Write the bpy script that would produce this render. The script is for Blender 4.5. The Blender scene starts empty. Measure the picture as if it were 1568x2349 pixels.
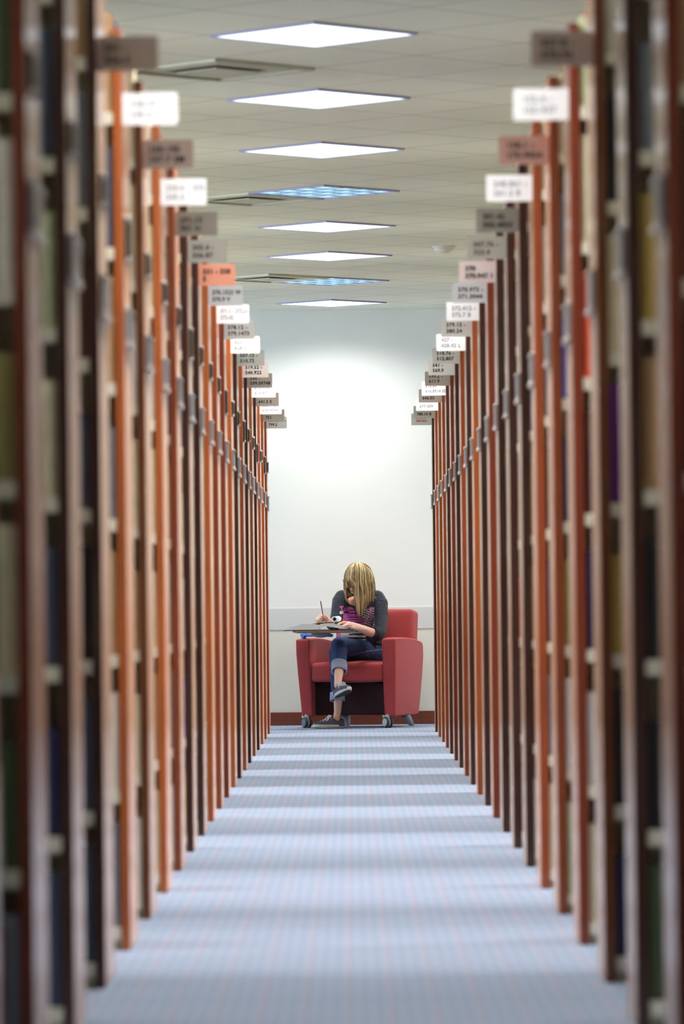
import bpy, bmesh, math, random
from mathutils import Vector, Matrix, noise
C = bpy.context.scene.collection
SC = bpy.context.scene
random.seed(7)

# ------------------------------------------------------------------ camera
F = 11422.0; CAM_H = 0.934
VPX, VPY, ROLL = 805.0, 1393.0, 0.0115
d_c = Vector(((VPX-784)/F, -(VPY-1174.5)/F, -1.0)).normalized()
u0 = Vector((-ROLL, 1.0, 0.0))
u_c = (u0 - d_c*u0.dot(d_c)).normalized()
x_c = d_c.cross(u_c)
R = Matrix((x_c, d_c, u_c))            # rows: world axes seen from the camera = camera-to-world rotation
cam_d = bpy.data.cameras.new('camera')
cam = bpy.data.objects.new('camera', cam_d); C.objects.link(cam)
CAM = Vector((0, 0, CAM_H))
cam.matrix_world = Matrix.Translation(CAM) @ R.to_4x4()
cam_d.sensor_fit = 'HORIZONTAL'; cam_d.sensor_width = 24.0
cam_d.lens = F/1568*24.0
cam_d.clip_start = 0.1; cam_d.clip_end = 200
cam_d.dof.use_dof = True; cam_d.dof.focus_distance = 37.6; cam_d.dof.aperture_fstop = 5.0
SC.camera = cam

def P(px, py, Y):
    d = R @ Vector(((px-784)/F, -(py-1174.5)/F, -1.0))
    return CAM + d*(Y/d.y)

# ------------------------------------------------------------------ colour management, world
SC.view_settings.view_transform = 'Standard'; SC.view_settings.look = 'None'
SC.view_settings.gamma = 1; SC.view_settings.use_curve_mapping = False
SC.view_settings.exposure = 0.45
w = bpy.data.worlds.new('daylight'); SC.world = w; w.use_nodes = True
WB = w.node_tree.nodes['Background']; WB.inputs[0].default_value = (0.72, 0.86, 1.0, 1); WB.inputs[1].default_value = 8.0
SC.cycles.max_bounces = 8; SC.cycles.diffuse_bounces = 5; SC.cycles.glossy_bounces = 4
SC.cycles.sample_clamp_indirect = 6.0
SC.cycles.caustics_reflective = False; SC.cycles.caustics_refractive = False

LAMP_POWER = 32.0; SIDE_POWER = 105.0; LAMP_SPREAD = math.radians(148)
CEIL = CAM_H + 27025.0/F          # 3.30
WALLY = 39.6; ROOM_X = 7.6; NEARY = -3.0
LAMPX = -0.125; GRID = 0.4315
lamp_ys = [27025.0/1319 + 2.589*i for i in range(-8, 8)]

# ------------------------------------------------------------------ helpers
def srgb(r, g, b, a=1.0):
    f = lambda c: (c/255.0/12.92) if c/255.0 <= 0.04045 else ((c/255.0+0.055)/1.055)**2.4
    return (f(r), f(g), f(b), a)
def mat(name, col, rough=0.6, metal=0.0, coat=0.0, coat_rough=0.1, spec=0.5, sheen=0.0, emit=None, estr=0.0,
        noise_amt=0.0, noise_scale=20.0, stretch=(1, 1, 1), bump=0.0, bump_scale=200.0, attr=None, trans=0.0):
    m = bpy.data.materials.new(name); m.use_nodes = True
    nt = m.node_tree; b = nt.nodes['Principled BSDF']
    b.inputs['Base Color'].default_value = col
    b.inputs['Roughness'].default_value = rough; b.inputs['Metallic'].default_value = metal
    b.inputs['Coat Weight'].default_value = coat; b.inputs['Coat Roughness'].default_value = coat_rough
    b.inputs['Specular IOR Level'].default_value = spec; b.inputs['Sheen Weight'].default_value = sheen
    b.inputs['Transmission Weight'].default_value = trans
    if emit: b.inputs['Emission Color'].default_value = emit; b.inputs['Emission Strength'].default_value = estr
    src = None
    if attr:
        a = nt.nodes.new('ShaderNodeVertexColor'); a.layer_name = attr; src = a.outputs[0]
    if noise_amt > 0:
        tc = nt.nodes.new('ShaderNodeTexCoord'); mp = nt.nodes.new('ShaderNodeMapping'); mp.inputs['Scale'].default_value = stretch
        nz = nt.nodes.new('ShaderNodeTexNoise'); nz.inputs['Scale'].default_value = noise_scale; nz.inputs['Detail'].default_value = 5
        nt.links.new(tc.outputs['Object'], mp.inputs[0]); nt.links.new(mp.outputs[0], nz.inputs[0])
        mr = nt.nodes.new('ShaderNodeMapRange'); mr.inputs[1].default_value = 0.3; mr.inputs[2].default_value = 0.7
        mr.inputs[3].default_value = 1-noise_amt; mr.inputs[4].default_value = 1+noise_amt
        nt.links.new(nz.outputs[0], mr.inputs[0])
        hs = nt.nodes.new('ShaderNodeHueSaturation'); hs.inputs['Color'].default_value = col
        if src: nt.links.new(src, hs.inputs['Color'])
        nt.links.new(mr.outputs[0], hs.inputs['Value']); src = hs.outputs[0]
    if src: nt.links.new(src, b.inputs['Base Color'])
    if bump > 0:
        tc2 = nt.nodes.new('ShaderNodeTexCoord'); n2 = nt.nodes.new('ShaderNodeTexNoise'); n2.inputs['Scale'].default_value = bump_scale
        bp = nt.nodes.new('ShaderNodeBump'); bp.inputs['Strength'].default_value = bump; bp.inputs['Distance'].default_value = 0.002 if bump_scale > 100 else 0.012
        nt.links.new(tc2.outputs['Object'], n2.inputs[0]); nt.links.new(n2.outputs[0], bp.inputs['Height'])
        nt.links.new(bp.outputs[0], b.inputs['Normal'])
    return m

def link(name, me, m=None, parent=None):
    me.name = name
    o = bpy.data.objects.new(name, me); C.objects.link(o)
    if m:
        if isinstance(m, (list, tuple)):
            for k in m: me.materials.append(k)
        else: me.materials.append(m)
    if parent: o.parent = parent
    return o
def from_bm(name, bm, m=None, parent=None, smooth=False):
    bmesh.ops.recalc_face_normals(bm, faces=bm.faces)
    me = bpy.data.meshes.new(name); bm.to_mesh(me); bm.free()
    if smooth:
        for p in me.polygons: p.use_smooth = True
    return link(name, me, m, parent)
def box(bm, x0, x1, y0, y1, z0, z1, mi=0):
    vs = [bm.verts.new(v) for v in ((x0,y0,z0),(x1,y0,z0),(x1,y1,z0),(x0,y1,z0),(x0,y0,z1),(x1,y0,z1),(x1,y1,z1),(x0,y1,z1))]
    for f in ((0,3,2,1),(4,5,6,7),(0,1,5,4),(1,2,6,5),(2,3,7,6),(3,0,4,7)):
        fc = bm.faces.new([vs[i] for i in f]); fc.material_index = mi
    return vs
def boxo(name, b, m, parent=None, bevel=0.0, seg=2):
    bm = bmesh.new(); box(bm, *b)
    if bevel > 0: bmesh.ops.bevel(bm, geom=list(bm.edges), offset=bevel, segments=seg, affect='EDGES', profile=0.5)
    return from_bm(name, bm, m, parent)
def empty(name, loc=(0,0,0), rz=0.0):
    o = bpy.data.objects.new(name, None); C.objects.link(o); o.location = loc; o.rotation_euler = (0,0,rz)
    o.empty_display_size = 0.1
    return o
def tag(o, label, cat, group=None, kind=None):
    o['label'] = label
    if cat: o['category'] = cat
    if group: o['group'] = group
    if kind: o['kind'] = kind
    return o
def struct(o, label=None):
    o['kind'] = 'structure'
    if label: o['label'] = label
    return o
def tube(bm, pts, r, n=8, cap=True, mi=0):
    pts = [Vector(p) for p in pts]; rr = r if isinstance(r, (list, tuple)) else [r]*len(pts)
    rings = []; ref = Vector((0.13, 0.37, 0.92)).normalized()
    for i, p in enumerate(pts):
        t = (pts[min(i+1, len(pts)-1)] - pts[max(i-1, 0)])
        if t.length < 1e-9: t = Vector((0,0,1))
        t.normalize()
        a = t.cross(ref)
        if a.length < 0.05: a = t.cross(Vector((1,0,0)))
        a.normalize(); b = t.cross(a)
        rings.append([bm.verts.new(p + (a*math.cos(2*math.pi*k/n) + b*math.sin(2*math.pi*k/n))*rr[i]) for k in range(n)])
    for i in range(len(rings)-1):
        for k in range(n):
            f = bm.faces.new((rings[i][k], rings[i][(k+1)%n], rings[i+1][(k+1)%n], rings[i+1][k])); f.smooth = True; f.material_index = mi
    if cap:
        bm.faces.new(rings[0][::-1]).material_index = mi; bm.faces.new(rings[-1]).material_index = mi
    return rings
def prism(bm, poly, axis, a, b, mi=0):
    """poly of (u,v); axis 'x': (u,v)->(y,z) extruded in x; 'y': (x,z); 'z': (x,y)"""
    def mk(u, v, t): return {'x': (t, u, v), 'y': (u, t, v), 'z': (u, v, t)}[axis]
    A = [bm.verts.new(mk(u, v, a)) for u, v in poly]; B = [bm.verts.new(mk(u, v, b)) for u, v in poly]
    n = len(poly)
    bm.faces.new(A).material_index = mi; bm.faces.new(B[::-1]).material_index = mi
    for i in range(n): bm.faces.new((A[i], B[i], B[(i+1)%n], A[(i+1)%n])).material_index = mi
    return A, B
_txt = {}
def text_mesh(s, size):
    cu = bpy.data.curves.new('lettering', 'FONT'); cu.body = s; cu.size = size; cu.align_x = 'LEFT'; cu.align_y = 'CENTER'
    cu.extrude = 0.0004; cu.offset = 0.0010; cu.resolution_u = 2; cu.space_line = 1.12; cu.space_character = 1.08
    o = bpy.data.objects.new('tmp', cu); C.objects.link(o)
    me = bpy.data.meshes.new_from_object(o.evaluated_get(bpy.context.evaluated_depsgraph_get()))
    bpy.data.objects.remove(o); bpy.data.curves.remove(cu)
    return me

# ------------------------------------------------------------------ materials of the room
M_wall = mat('wall_paint', srgb(226, 229, 227), 0.75, noise_amt=0.01, noise_scale=3, bump=0.05)
M_wall_low = mat('wall_paint_ivory', srgb(219, 218, 206), 0.75, noise_amt=0.012, noise_scale=2, bump=0.05)
M_band = mat('grey_band_paint', srgb(206, 209, 208), 0.7)
M_base = mat('baseboard_wood', srgb(108, 48, 24), 0.4, coat=0.3, noise_amt=0.18, noise_scale=6, stretch=(1, 8, 8))
def ceiling_material():
    m = mat('ceiling_tile', srgb(196, 194, 180), 0.9)
    nt = m.node_tree; b = nt.nodes['Principled BSDF']; L = nt.links
    tc = nt.nodes.new('ShaderNodeTexCoord'); mp = nt.nodes.new('ShaderNodeMapping')
    mp.inputs['Rotation'].default_value = (0, 0, math.radians(45))
    # rotate so the tile lattice runs diagonally; shift so lamps fill a tile
    c45 = math.sqrt(0.5); ax, ay = LAMPX, lamp_ys[8]
    rx, ry = c45*ax - c45*ay, c45*ax + c45*ay
    mp.inputs['Location'].default_value = (-rx + 0.305, -ry + 0.305, 0)
    L.new(tc.outputs['Object'], mp.inputs[0])
    sp = nt.nodes.new('ShaderNodeSeparateXYZ'); L.new(mp.outputs[0], sp.inputs[0])
    def line(src):
        d = nt.nodes.new('ShaderNodeMath'); d.operation = 'DIVIDE'; d.inputs[1].default_value = 0.61; L.new(src, d.inputs[0])
        f = nt.nodes.new('ShaderNodeMath'); f.operation = 'FLOORED_MODULO'; f.inputs[1].default_value = 1.0; L.new(d.outputs[0], f.inputs[0])
        s = nt.nodes.new('ShaderNodeMath'); s.operation = 'PINGPONG'; s.inputs[1].default_value = 0.5; L.new(f.outputs[0], s.inputs[0])
        l = nt.nodes.new('ShaderNodeMath'); l.operation = 'LESS_THAN'; l.inputs[1].default_value = 0.009; L.new(s.outputs[0], l.inputs[0])
        return l.outputs[0]
    mx = nt.nodes.new('ShaderNodeMath'); mx.operation = 'MAXIMUM'
    L.new(line(sp.outputs[0]), mx.inputs[0]); L.new(line(sp.outputs[1]), mx.inputs[1])
    nz = nt.nodes.new('ShaderNodeTexNoise'); nz.inputs['Scale'].default_value = 60; L.new(tc.outputs['Object'], nz.inputs[0])
    mc = nt.nodes.new('ShaderNodeMixRGB'); mc.inputs[1].default_value = srgb(238, 240, 224); mc.inputs[2].default_value = srgb(224, 226, 210)
    L.new(nz.outputs[0], mc.inputs[0])
    m2 = nt.nodes.new('ShaderNodeMixRGB'); m2.inputs[2].default_value = srgb(178, 176, 160)
    L.new(mx.outputs[0], m2.inputs[0]); L.new(mc.outputs[0], m2.inputs[1]); L.new(m2.outputs[0], b.inputs['Base Color'])
    return m
def carpet_material():
    m = mat('carpet', srgb(150, 165, 195), 0.95, sheen=0.15)
    nt = m.node_tree; b = nt.nodes['Principled BSDF']; L = nt.links
    tc = nt.nodes.new('ShaderNodeTexCoord'); sp = nt.nodes.new('ShaderNodeSeparateXYZ'); L.new(tc.outputs['Object'], sp.inputs[0])
    def stripe(src, per, wdt, off=0.0):
        a = nt.nodes.new('ShaderNodeMath'); a.operation = 'ADD'; a.inputs[1].default_value = off; L.new(src, a.inputs[0])
        d = nt.nodes.new('ShaderNodeMath'); d.operation = 'DIVIDE'; d.inputs[1].default_value = per; L.new(a.outputs[0], d.inputs[0])
        f = nt.nodes.new('ShaderNodeMath'); f.operation = 'FLOORED_MODULO'; f.inputs[1].default_value = 1.0; L.new(d.outputs[0], f.inputs[0])
        l = nt.nodes.new('ShaderNodeMath'); l.operation = 'LESS_THAN'; l.inputs[1].default_value = wdt; L.new(f.outputs[0], l.inputs[0])
        return l.outputs[0]
    col = None
    def mixc(fac, a, c2, amt=1.0):
        mm = nt.nodes.new('ShaderNodeMath'); mm.operation = 'MULTIPLY'; mm.inputs[1].default_value = amt; L.new(fac, mm.inputs[0])
        x = nt.nodes.new('ShaderNodeMixRGB'); L.new(mm.outputs[0], x.inputs[0])
        if isinstance(a, tuple): x.inputs[1].default_value = a
        else: L.new(a, x.inputs[1])
        x.inputs[2].default_value = c2
        return x.outputs[0]
    nz = nt.nodes.new('ShaderNodeTexNoise'); nz.inputs['Scale'].default_value = 90; nz.inputs['Detail'].default_value = 4; L.new(tc.outputs['Object'], nz.inputs[0])
    base = mixc(nz.outputs[0], srgb(134, 152, 182), srgb(156, 170, 196))
    c1 = mixc(stripe(sp.outputs[0], 0.034, 0.4), base, srgb(180, 190, 206), 0.28)          # pale thread rows along the aisle
    c2 = mixc(stripe(sp.outputs[1], 0.10, 0.4), c1, srgb(112, 136, 162), 0.30)             # cross rows
    c3 = mixc(stripe(sp.outputs[0], 0.102, 0.07, 0.02), c2, srgb(196, 150, 160), 0.38)      # thin pinkish yarn lines
    c4 = mixc(stripe(sp.outputs[1], 0.914, 0.03), c3, srgb(100, 118, 142), 0.5)
    L.new(c4, b.inputs['Base Color'])
    bp = nt.nodes.new('ShaderNodeBump'); bp.inputs['Strength'].default_value = 0.4; bp.inputs['Distance'].default_value = 0.003
    n2 = nt.nodes.new('ShaderNodeTexNoise'); n2.inputs['Scale'].default_value = 400; L.new(tc.outputs['Object'], n2.inputs[0])
    L.new(n2.outputs[0], bp.inputs['Height']); L.new(bp.outputs[0], b.inputs['Normal'])
    return m

# ------------------------------------------------------------------ the room
struct(boxo('floor', (-ROOM_X, ROOM_X, NEARY, WALLY+0.2, -0.1, 0.0), carpet_material()))
struct(boxo('ceiling', (-ROOM_X, ROOM_X, NEARY, WALLY+0.2, CEIL, CEIL+0.1), ceiling_material()))
bm = bmesh.new()
box(bm, -ROOM_X, ROOM_X, WALLY, WALLY+0.2, 0.93, CEIL, 0); box(bm, -ROOM_X, ROOM_X, WALLY, WALLY+0.2, 0.0, 0.93, 1)
struct(from_bm('wall_back', bm, [M_wall, M_wall_low]))
struct(boxo('wall_near', (-ROOM_X, ROOM_X, NEARY-0.2, NEARY, 0, CEIL), M_wall))
struct(boxo('wall_right', (ROOM_X, ROOM_X+0.2, NEARY, WALLY+0.2, 0, CEIL), M_wall))
# unseen left wall, its run of windows heightened to brighten the ceiling with daylight
bm = bmesh.new(); nwin = 8; wl = 4.2; gap = (WALLY-NEARY - nwin*wl)/(nwin+1)
wins = []; y = NEARY
for i in range(nwin):
    box(bm, -ROOM_X-0.2, -ROOM_X, y, y+gap, 0.0, CEIL); y += gap
    box(bm, -ROOM_X-0.2, -ROOM_X, y, y+wl, 0.0, 0.9); box(bm, -ROOM_X-0.2, -ROOM_X, y, y+wl, 3.15, CEIL)
    wins.append((y, y+wl)); y += wl
box(bm, -ROOM_X-0.2, -ROOM_X, y, WALLY, 0.0, CEIL)
struct(from_bm('wall_left', bm, M_wall))
M_frame = mat('window_frame_paint', srgb(90, 92, 94), 0.5)
for i, (a, b) in enumerate(wins):
    bm = bmesh.new(); x0, x1 = -ROOM_X-0.14, -ROOM_X-0.08
    box(bm, x0, x1, a, b, 0.9, 0.95); box(bm, x0, x1, a, b, 3.1, 3.15)
    for q in (a, (a+b)/2-0.025, b-0.05): box(bm, x0, x1, q, q+0.05, 0.95, 3.1)
    struct(from_bm('window_%d' % (i+1), bm, M_frame))
    pd = bpy.data.lights.new('daylight_portal', 'AREA'); pd.shape = 'RECTANGLE'; pd.size = 2.25; pd.size_y = wl
    pd.cycles.is_portal = True
    po = bpy.data.objects.new('daylight_portal', pd); C.objects.link(po)
    po.location = (-ROOM_X-0.05, (a+b)/2, 2.02); po.rotation_euler = (0, math.radians(-90), 0)
wd_ = bpy.data.lights.new('window_daylight', 'AREA'); wd_.shape = 'RECTANGLE'; wd_.size = 2.2; wd_.size_y = 3.2; wd_.energy = 85; wd_.color = (0.35, 0.55, 1.0)
wo = bpy.data.objects.new('window_daylight', wd_); C.objects.link(wo); wo.location = (-ROOM_X-0.02, 38.2-1.2, 1.9); wo.rotation_euler = (0, math.radians(-90), math.radians(0))
struct(boxo('trim_1', (-ROOM_X, ROOM_X, WALLY-0.006, WALLY, 0.76, 0.93), M_band))
struct(boxo('baseboard_back', (-ROOM_X, ROOM_X, WALLY-0.018, WALLY-0.0001, 0.0, 0.105), M_base, bevel=0.004))

# ------------------------------------------------------------------ ceiling fixtures
M_lens = mat('lamp_lens', (0.85, 0.92, 1, 1), 0.4, emit=(0.80, 0.92, 1.0, 1), estr=1.35)
M_lframe = mat('lamp_frame', srgb(150, 150, 190), 0.4)
M_louver = mat('louver_blade', srgb(150, 178, 190), 0.25, metal=0.6)
M_louver_back = mat('louver_back', (0.4, 0.6, 0.75, 1), 0.4, emit=(0.45, 0.75, 1.0, 1), estr=0.75)
M_vent = mat('vent_metal', srgb(190, 190, 170), 0.5); M_ventd = mat('vent_dark', srgb(70, 74, 66), 0.7)
H45 = math.radians(45)
def area(parent, power, z=-0.012):
    ld = bpy.data.lights.new('lamp_light', 'AREA'); ld.shape = 'SQUARE'; ld.size = 0.56; ld.energy = power
    ld.color = (1.0, 0.97, 0.93); ld.spread = LAMP_SPREAD
    lo = bpy.data.objects.new('lamp_light', ld); C.objects.link(lo); lo.parent = parent; lo.location = (0, 0, z)
    return lo
def square_frame(s, w_, z0, z1):
    bm = bmesh.new(); h = s/2
    box(bm, -h, h, -h, -h+w_, z0, z1); box(bm, -h, h, h-w_, h, z0, z1)
    box(bm, -h, -h+w_, -h+w_, h-w_, z0, z1); box(bm, h-w_, h, -h+w_, h-w_, z0, z1)
    return bm
proto = None
def lens_light(x, y, label, group, power):
    global proto
    if proto is None:
        t = empty('ceiling_light', (x, y, CEIL), H45)
        from_bm('frame', square_frame(0.606, 0.012, -0.010, -0.0005), M_lframe, t)
        boxo('diffuser', (-0.29, 0.29, -0.29, 0.29, -0.008, -0.002), M_lens, t, bevel=0.001, seg=1)
        proto = t
    else:
        t = proto.copy(); C.objects.link(t); t.location = (x, y, CEIL)
        for ch in list(proto.children):
            if ch.type != 'MESH': continue
            c = ch.copy(); C.objects.link(c); c.parent = t
    area(t, power)
    tag(t, label, 'ceiling light', group); return t
for i, y in enumerate(lamp_ys):
    if i in (11, 14) or i < 5: continue
    vis = i - 8
    if vis >= 0:
        nm = {0: 'largest lit square ceiling light panel, at the top of the photo', 1: 'second largest lit ceiling panel, behind the biggest one',
              2: 'third lit ceiling panel from the top, just before the louvred one', 4: 'lit ceiling panel next beyond the first louvred light',
              5: 'lit ceiling panel just in front of the second louvred light', 7: 'small farthest lit ceiling panel close to the back wall'}[vis]
        lens_light(LAMPX, y, nm, 'lit panels over the aisle', LAMP_POWER*(0.85 if vis == 7 else 1.0))
    else:
        lens_light(LAMPX, y, 'square lit ceiling panel over the near aisle above the frame', 'panels above the frame', LAMP_POWER)
for sx in (-8, 8):
    for i, y in enumerate(lamp_ys[3:] if sx > 0 else lamp_ys[3:-1]):  # last panel of the right row is added to light the chair
        lens_light(LAMPX + sx*GRID, y, 'square lit ceiling panel over the rows of bookshelves', 'panels over the shelves', SIDE_POWER*(0.65 if i < 3 else (0.6 if i == 12 else 1.0)))
for i, lab in ((11, 'bluish louvred ceiling light overlapped by an air vent, nearer of two'), (14, 'bluish louvred ceiling light close to the back wall, farther of two')):
    t = tag(empty('louvred_light', (LAMPX, lamp_ys[i], CEIL), H45), lab, 'ceiling light', 'louvred ceiling lights')
    from_bm('frame', square_frame(0.606, 0.014, -0.010, -0.0005), M_lframe, t)
    boxo('reflector', (-0.29, 0.29, -0.29, 0.29, -0.003, -0.001), M_louver_back, t)
    bm = bmesh.new()
    for k in range(1, 4):
        q = -0.29+0.58*k/4
        box(bm, q-0.012, q+0.012, -0.29, 0.29, -0.011, -0.003); box(bm, -0.29, 0.29, q-0.004, q+0.004, -0.009, -0.0031)
    from_bm('louvre_grid', bm, M_louver, t)
    area(t, LAMP_POWER*0.45, -0.014)
vents = [(lamp_ys[8]+3*GRID, 'large square air vent between the two biggest lit panels'), (lamp_ys[11]+GRID, 'square air vent overlapping the nearer louvred light'), (lamp_ys[14]-GRID, 'small far air vent beside the farther louvred light')]
for y, lab in vents:
    t = tag(empty('air_vent', (LAMPX-GRID, y, CEIL), H45), lab, 'air vent', 'ceiling air vents')
    from_bm('frame', square_frame(0.60, 0.035, -0.014, -0.0005), M_vent, t)
    boxo('hollow_shade', (-0.265, 0.265, -0.265, 0.265, -0.003, -0.001), M_ventd, t)  # dark sheet puts the shade of the vent's hollow into colour
    from_bm('louvre_ring', square_frame(0.44, 0.05, -0.010, -0.006), M_vent, t)
    boxo('centre_plate', (-0.13, 0.13, -0.13, 0.13, -0.018, -0.014), M_vent, t)
t = empty('smoke_detector', (0.635, 32.7, CEIL)); tag(t, 'round white smoke detector on the ceiling at the right', 'smoke detector')
M_plastic = mat('white_plastic', srgb(215, 213, 205), 0.5)
def lathe(bm, prof, n=32, mi=0):
    rings = [[bm.verts.new((r*math.cos(2*math.pi*k/n), r*math.sin(2*math.pi*k/n), z)) for k in range(n)] for r, z in prof]
    for i in range(len(rings)-1):
        for k in range(n):
            f = bm.faces.new((rings[i][k], rings[i][(k+1)%n], rings[i+1][(k+1)%n], rings[i+1][k])); f.smooth = True; f.material_index = mi
    bm.faces.new(rings[0]).material_index = mi; bm.faces.new(rings[-1]).material_index = mi
bm = bmesh.new(); lathe(bm, [(0.075, -0.0005), (0.075, -0.010), (0.070, -0.014)]); from_bm('base', bm, M_plastic, t)
bm = bmesh.new(); lathe(bm, [(0.066, -0.014), (0.060, -0.028), (0.042, -0.040), (0.018, -0.046)]); from_bm('sensor_dome', bm, M_plastic, t)

# ------------------------------------------------------------------ bookshelf ranges
X0 = 0.615                 # aisle face of the end panels
DEP = 0.45; TH = 0.028; TOPZ = CAM_H + 1.60; RLEN = 4.9; YK = lambda k: 12.30 + 1.372*k
SH = [0.06 + 0.3733*i for i in range(7)]
WOOD_LIT = {'O': srgb(164, 84, 36), 'R': srgb(120, 48, 24), 'B': srgb(108, 56, 24), 'D': srgb(58, 25, 13), 'F': srgb(142, 66, 30)}  # tones put the lamp light and shade between stacks into the wood
M_wood = {k: mat('cherry_wood_lighting_'+k, c, 0.5, coat=0.7, coat_rough=0.15, sheen=0.26, spec=0.25, noise_amt=0.22, noise_scale=5, stretch=(6, 6, 0.5)) for k, c in WOOD_LIT.items()}
for _m in M_wood.values():
    _b = _m.node_tree.nodes['Principled BSDF']; _b.inputs['Sheen Tint'].default_value = (1.0, 0.62, 0.42, 1); _b.inputs['Sheen Roughness'].default_value = 0.35
WOODN = {'O': 'orange', 'R': 'reddish', 'B': 'brown', 'D': 'dark', 'F': 'warm'}
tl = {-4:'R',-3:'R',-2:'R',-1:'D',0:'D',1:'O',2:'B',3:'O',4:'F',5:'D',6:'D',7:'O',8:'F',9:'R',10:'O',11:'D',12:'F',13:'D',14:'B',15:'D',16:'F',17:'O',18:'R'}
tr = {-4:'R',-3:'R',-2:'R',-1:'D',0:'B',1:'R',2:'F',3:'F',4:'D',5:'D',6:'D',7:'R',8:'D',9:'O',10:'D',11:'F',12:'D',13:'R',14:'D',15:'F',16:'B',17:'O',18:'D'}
M_shelf = mat('beige_shelf_metal', srgb(196, 188, 160), 0.45, noise_amt=0.05)
M_lip = mat('cream_shelf_label', srgb(226, 220, 198), 0.4)
M_holder = mat('steel_label_plate', srgb(150, 152, 158), 0.35, metal=0.3)
M_holder_dark = mat('dark_sign_plate', srgb(34, 32, 30), 0.4)
M_chrome = mat('bright_clip', srgb(235, 232, 225), 0.2, metal=0.3)
M_ink = mat('black_ink', srgb(30, 30, 32), 0.6); M_ink_grey = mat('grey_ink', srgb(165, 165, 178), 0.6); M_ink_red = mat('red_ink', srgb(150, 90, 80), 0.6)
signs = {  # (line1, line2, colour key)
 'l': [('001 -','026.5','p'),('128.37','149.3','w'),('150.195','157.7 SM','p'),('220.6 - 232','245.2','w'),('291.13','301 H','g'),('305.4 -','306.87','g'),
       ('331 - 338','S','s'),('370.1523 W','370.9 V','l'),('371.1 - 372.21','373.42','w'),('378.12 -','379.1473','l2'),('420 -','428.3','w'),('507.12 -','510.72','g2'),
       ('519.52 -','540.922','k'),('590 -','599.09748','p2'),('616.079 -','616.87','w'),('','641.5 E','p3'),('658.3 G -','658.4094','w'),('','751','b2'),('791.43 W -','799.2','g3')],
 'r': [('027.8 -','070.92','p'),('152.4 -','155.937','w'),('158.1 -','170.9024','s2'),('248.861 -','261.2 B','w'),('301.42','303.4833','g'),('307.76 -','323.4','g'),
       ('370','370.947 1','k2'),('370.973 -','371.3044','l'),('372.412 -','372.7 B','w'),('379.15 -','380.24','l2'),('427 -','428.42 L','w'),('510.76 -','512.807','g2'),
       ('541 -','569.9','l2'),('599.2 -','611.9','p2'),('616.89','616.8914 SE','w'),('','646.03','p3'),('','677.009','w'),('','780.15 B','g3'),('372.672 -','780.9022','g4')]}
SC_ = {'p': (196,172,162),'w': (250,250,252),'g': (160,155,145),'s': (250,168,142),'s2': (224,176,164),'l': (205,206,208),'l2': (208,205,202),'g2': (192,192,188),'k': (222,208,202),
       'p2': (194,182,174),'p3': (196,182,178),'b2': (180,172,164),'g3': (184,184,178),'k2': (240,222,222),'g4': (178,178,174)}
SN = {'p': 'brownish grey','w': 'bright white','g': 'dark grey','s': 'salmon pink','s2': 'dusty pink','l': 'light grey','l2': 'pale grey','g2': 'mid grey','k': 'pinkish white',
      'p2': 'taupe','p3': 'pinkish grey','b2': 'tan grey','g3': 'greenish grey','k2': 'pale pink','g4': 'grey'}
M_card = {k: mat('sign_card_'+k, srgb(*c), 0.5) for k, c in SC_.items()}
for k, c in SC_.items():
    pass
ORD = ['first','second','third','fourth','fifth','sixth','seventh','eighth','ninth','tenth','eleventh','twelfth','thirteenth','fourteenth','fifteenth','sixteenth','seventeenth','eighteenth','nineteenth']
_mesh = {}
def cached(key, fn):
    if key not in _mesh: _mesh[key] = fn()
    return _mesh[key]
def meshbox(b, bevel=0.0):
    bm = bmesh.new(); box(bm, *b)
    if bevel > 0: bmesh.ops.bevel(bm, geom=list(bm.edges), offset=bevel, segments=2, affect='EDGES', profile=0.5)
    bmesh.ops.recalc_face_normals(bm, faces=bm.faces)
    me = bpy.data.meshes.new('m'); bm.to_mesh(me); bm.free(); return me
def child(name, me, m, parent):
    if not me.materials: me.materials.append(m)
    o = bpy.data.objects.new(name, me); C.objects.link(o); o.parent = parent; return o
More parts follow.
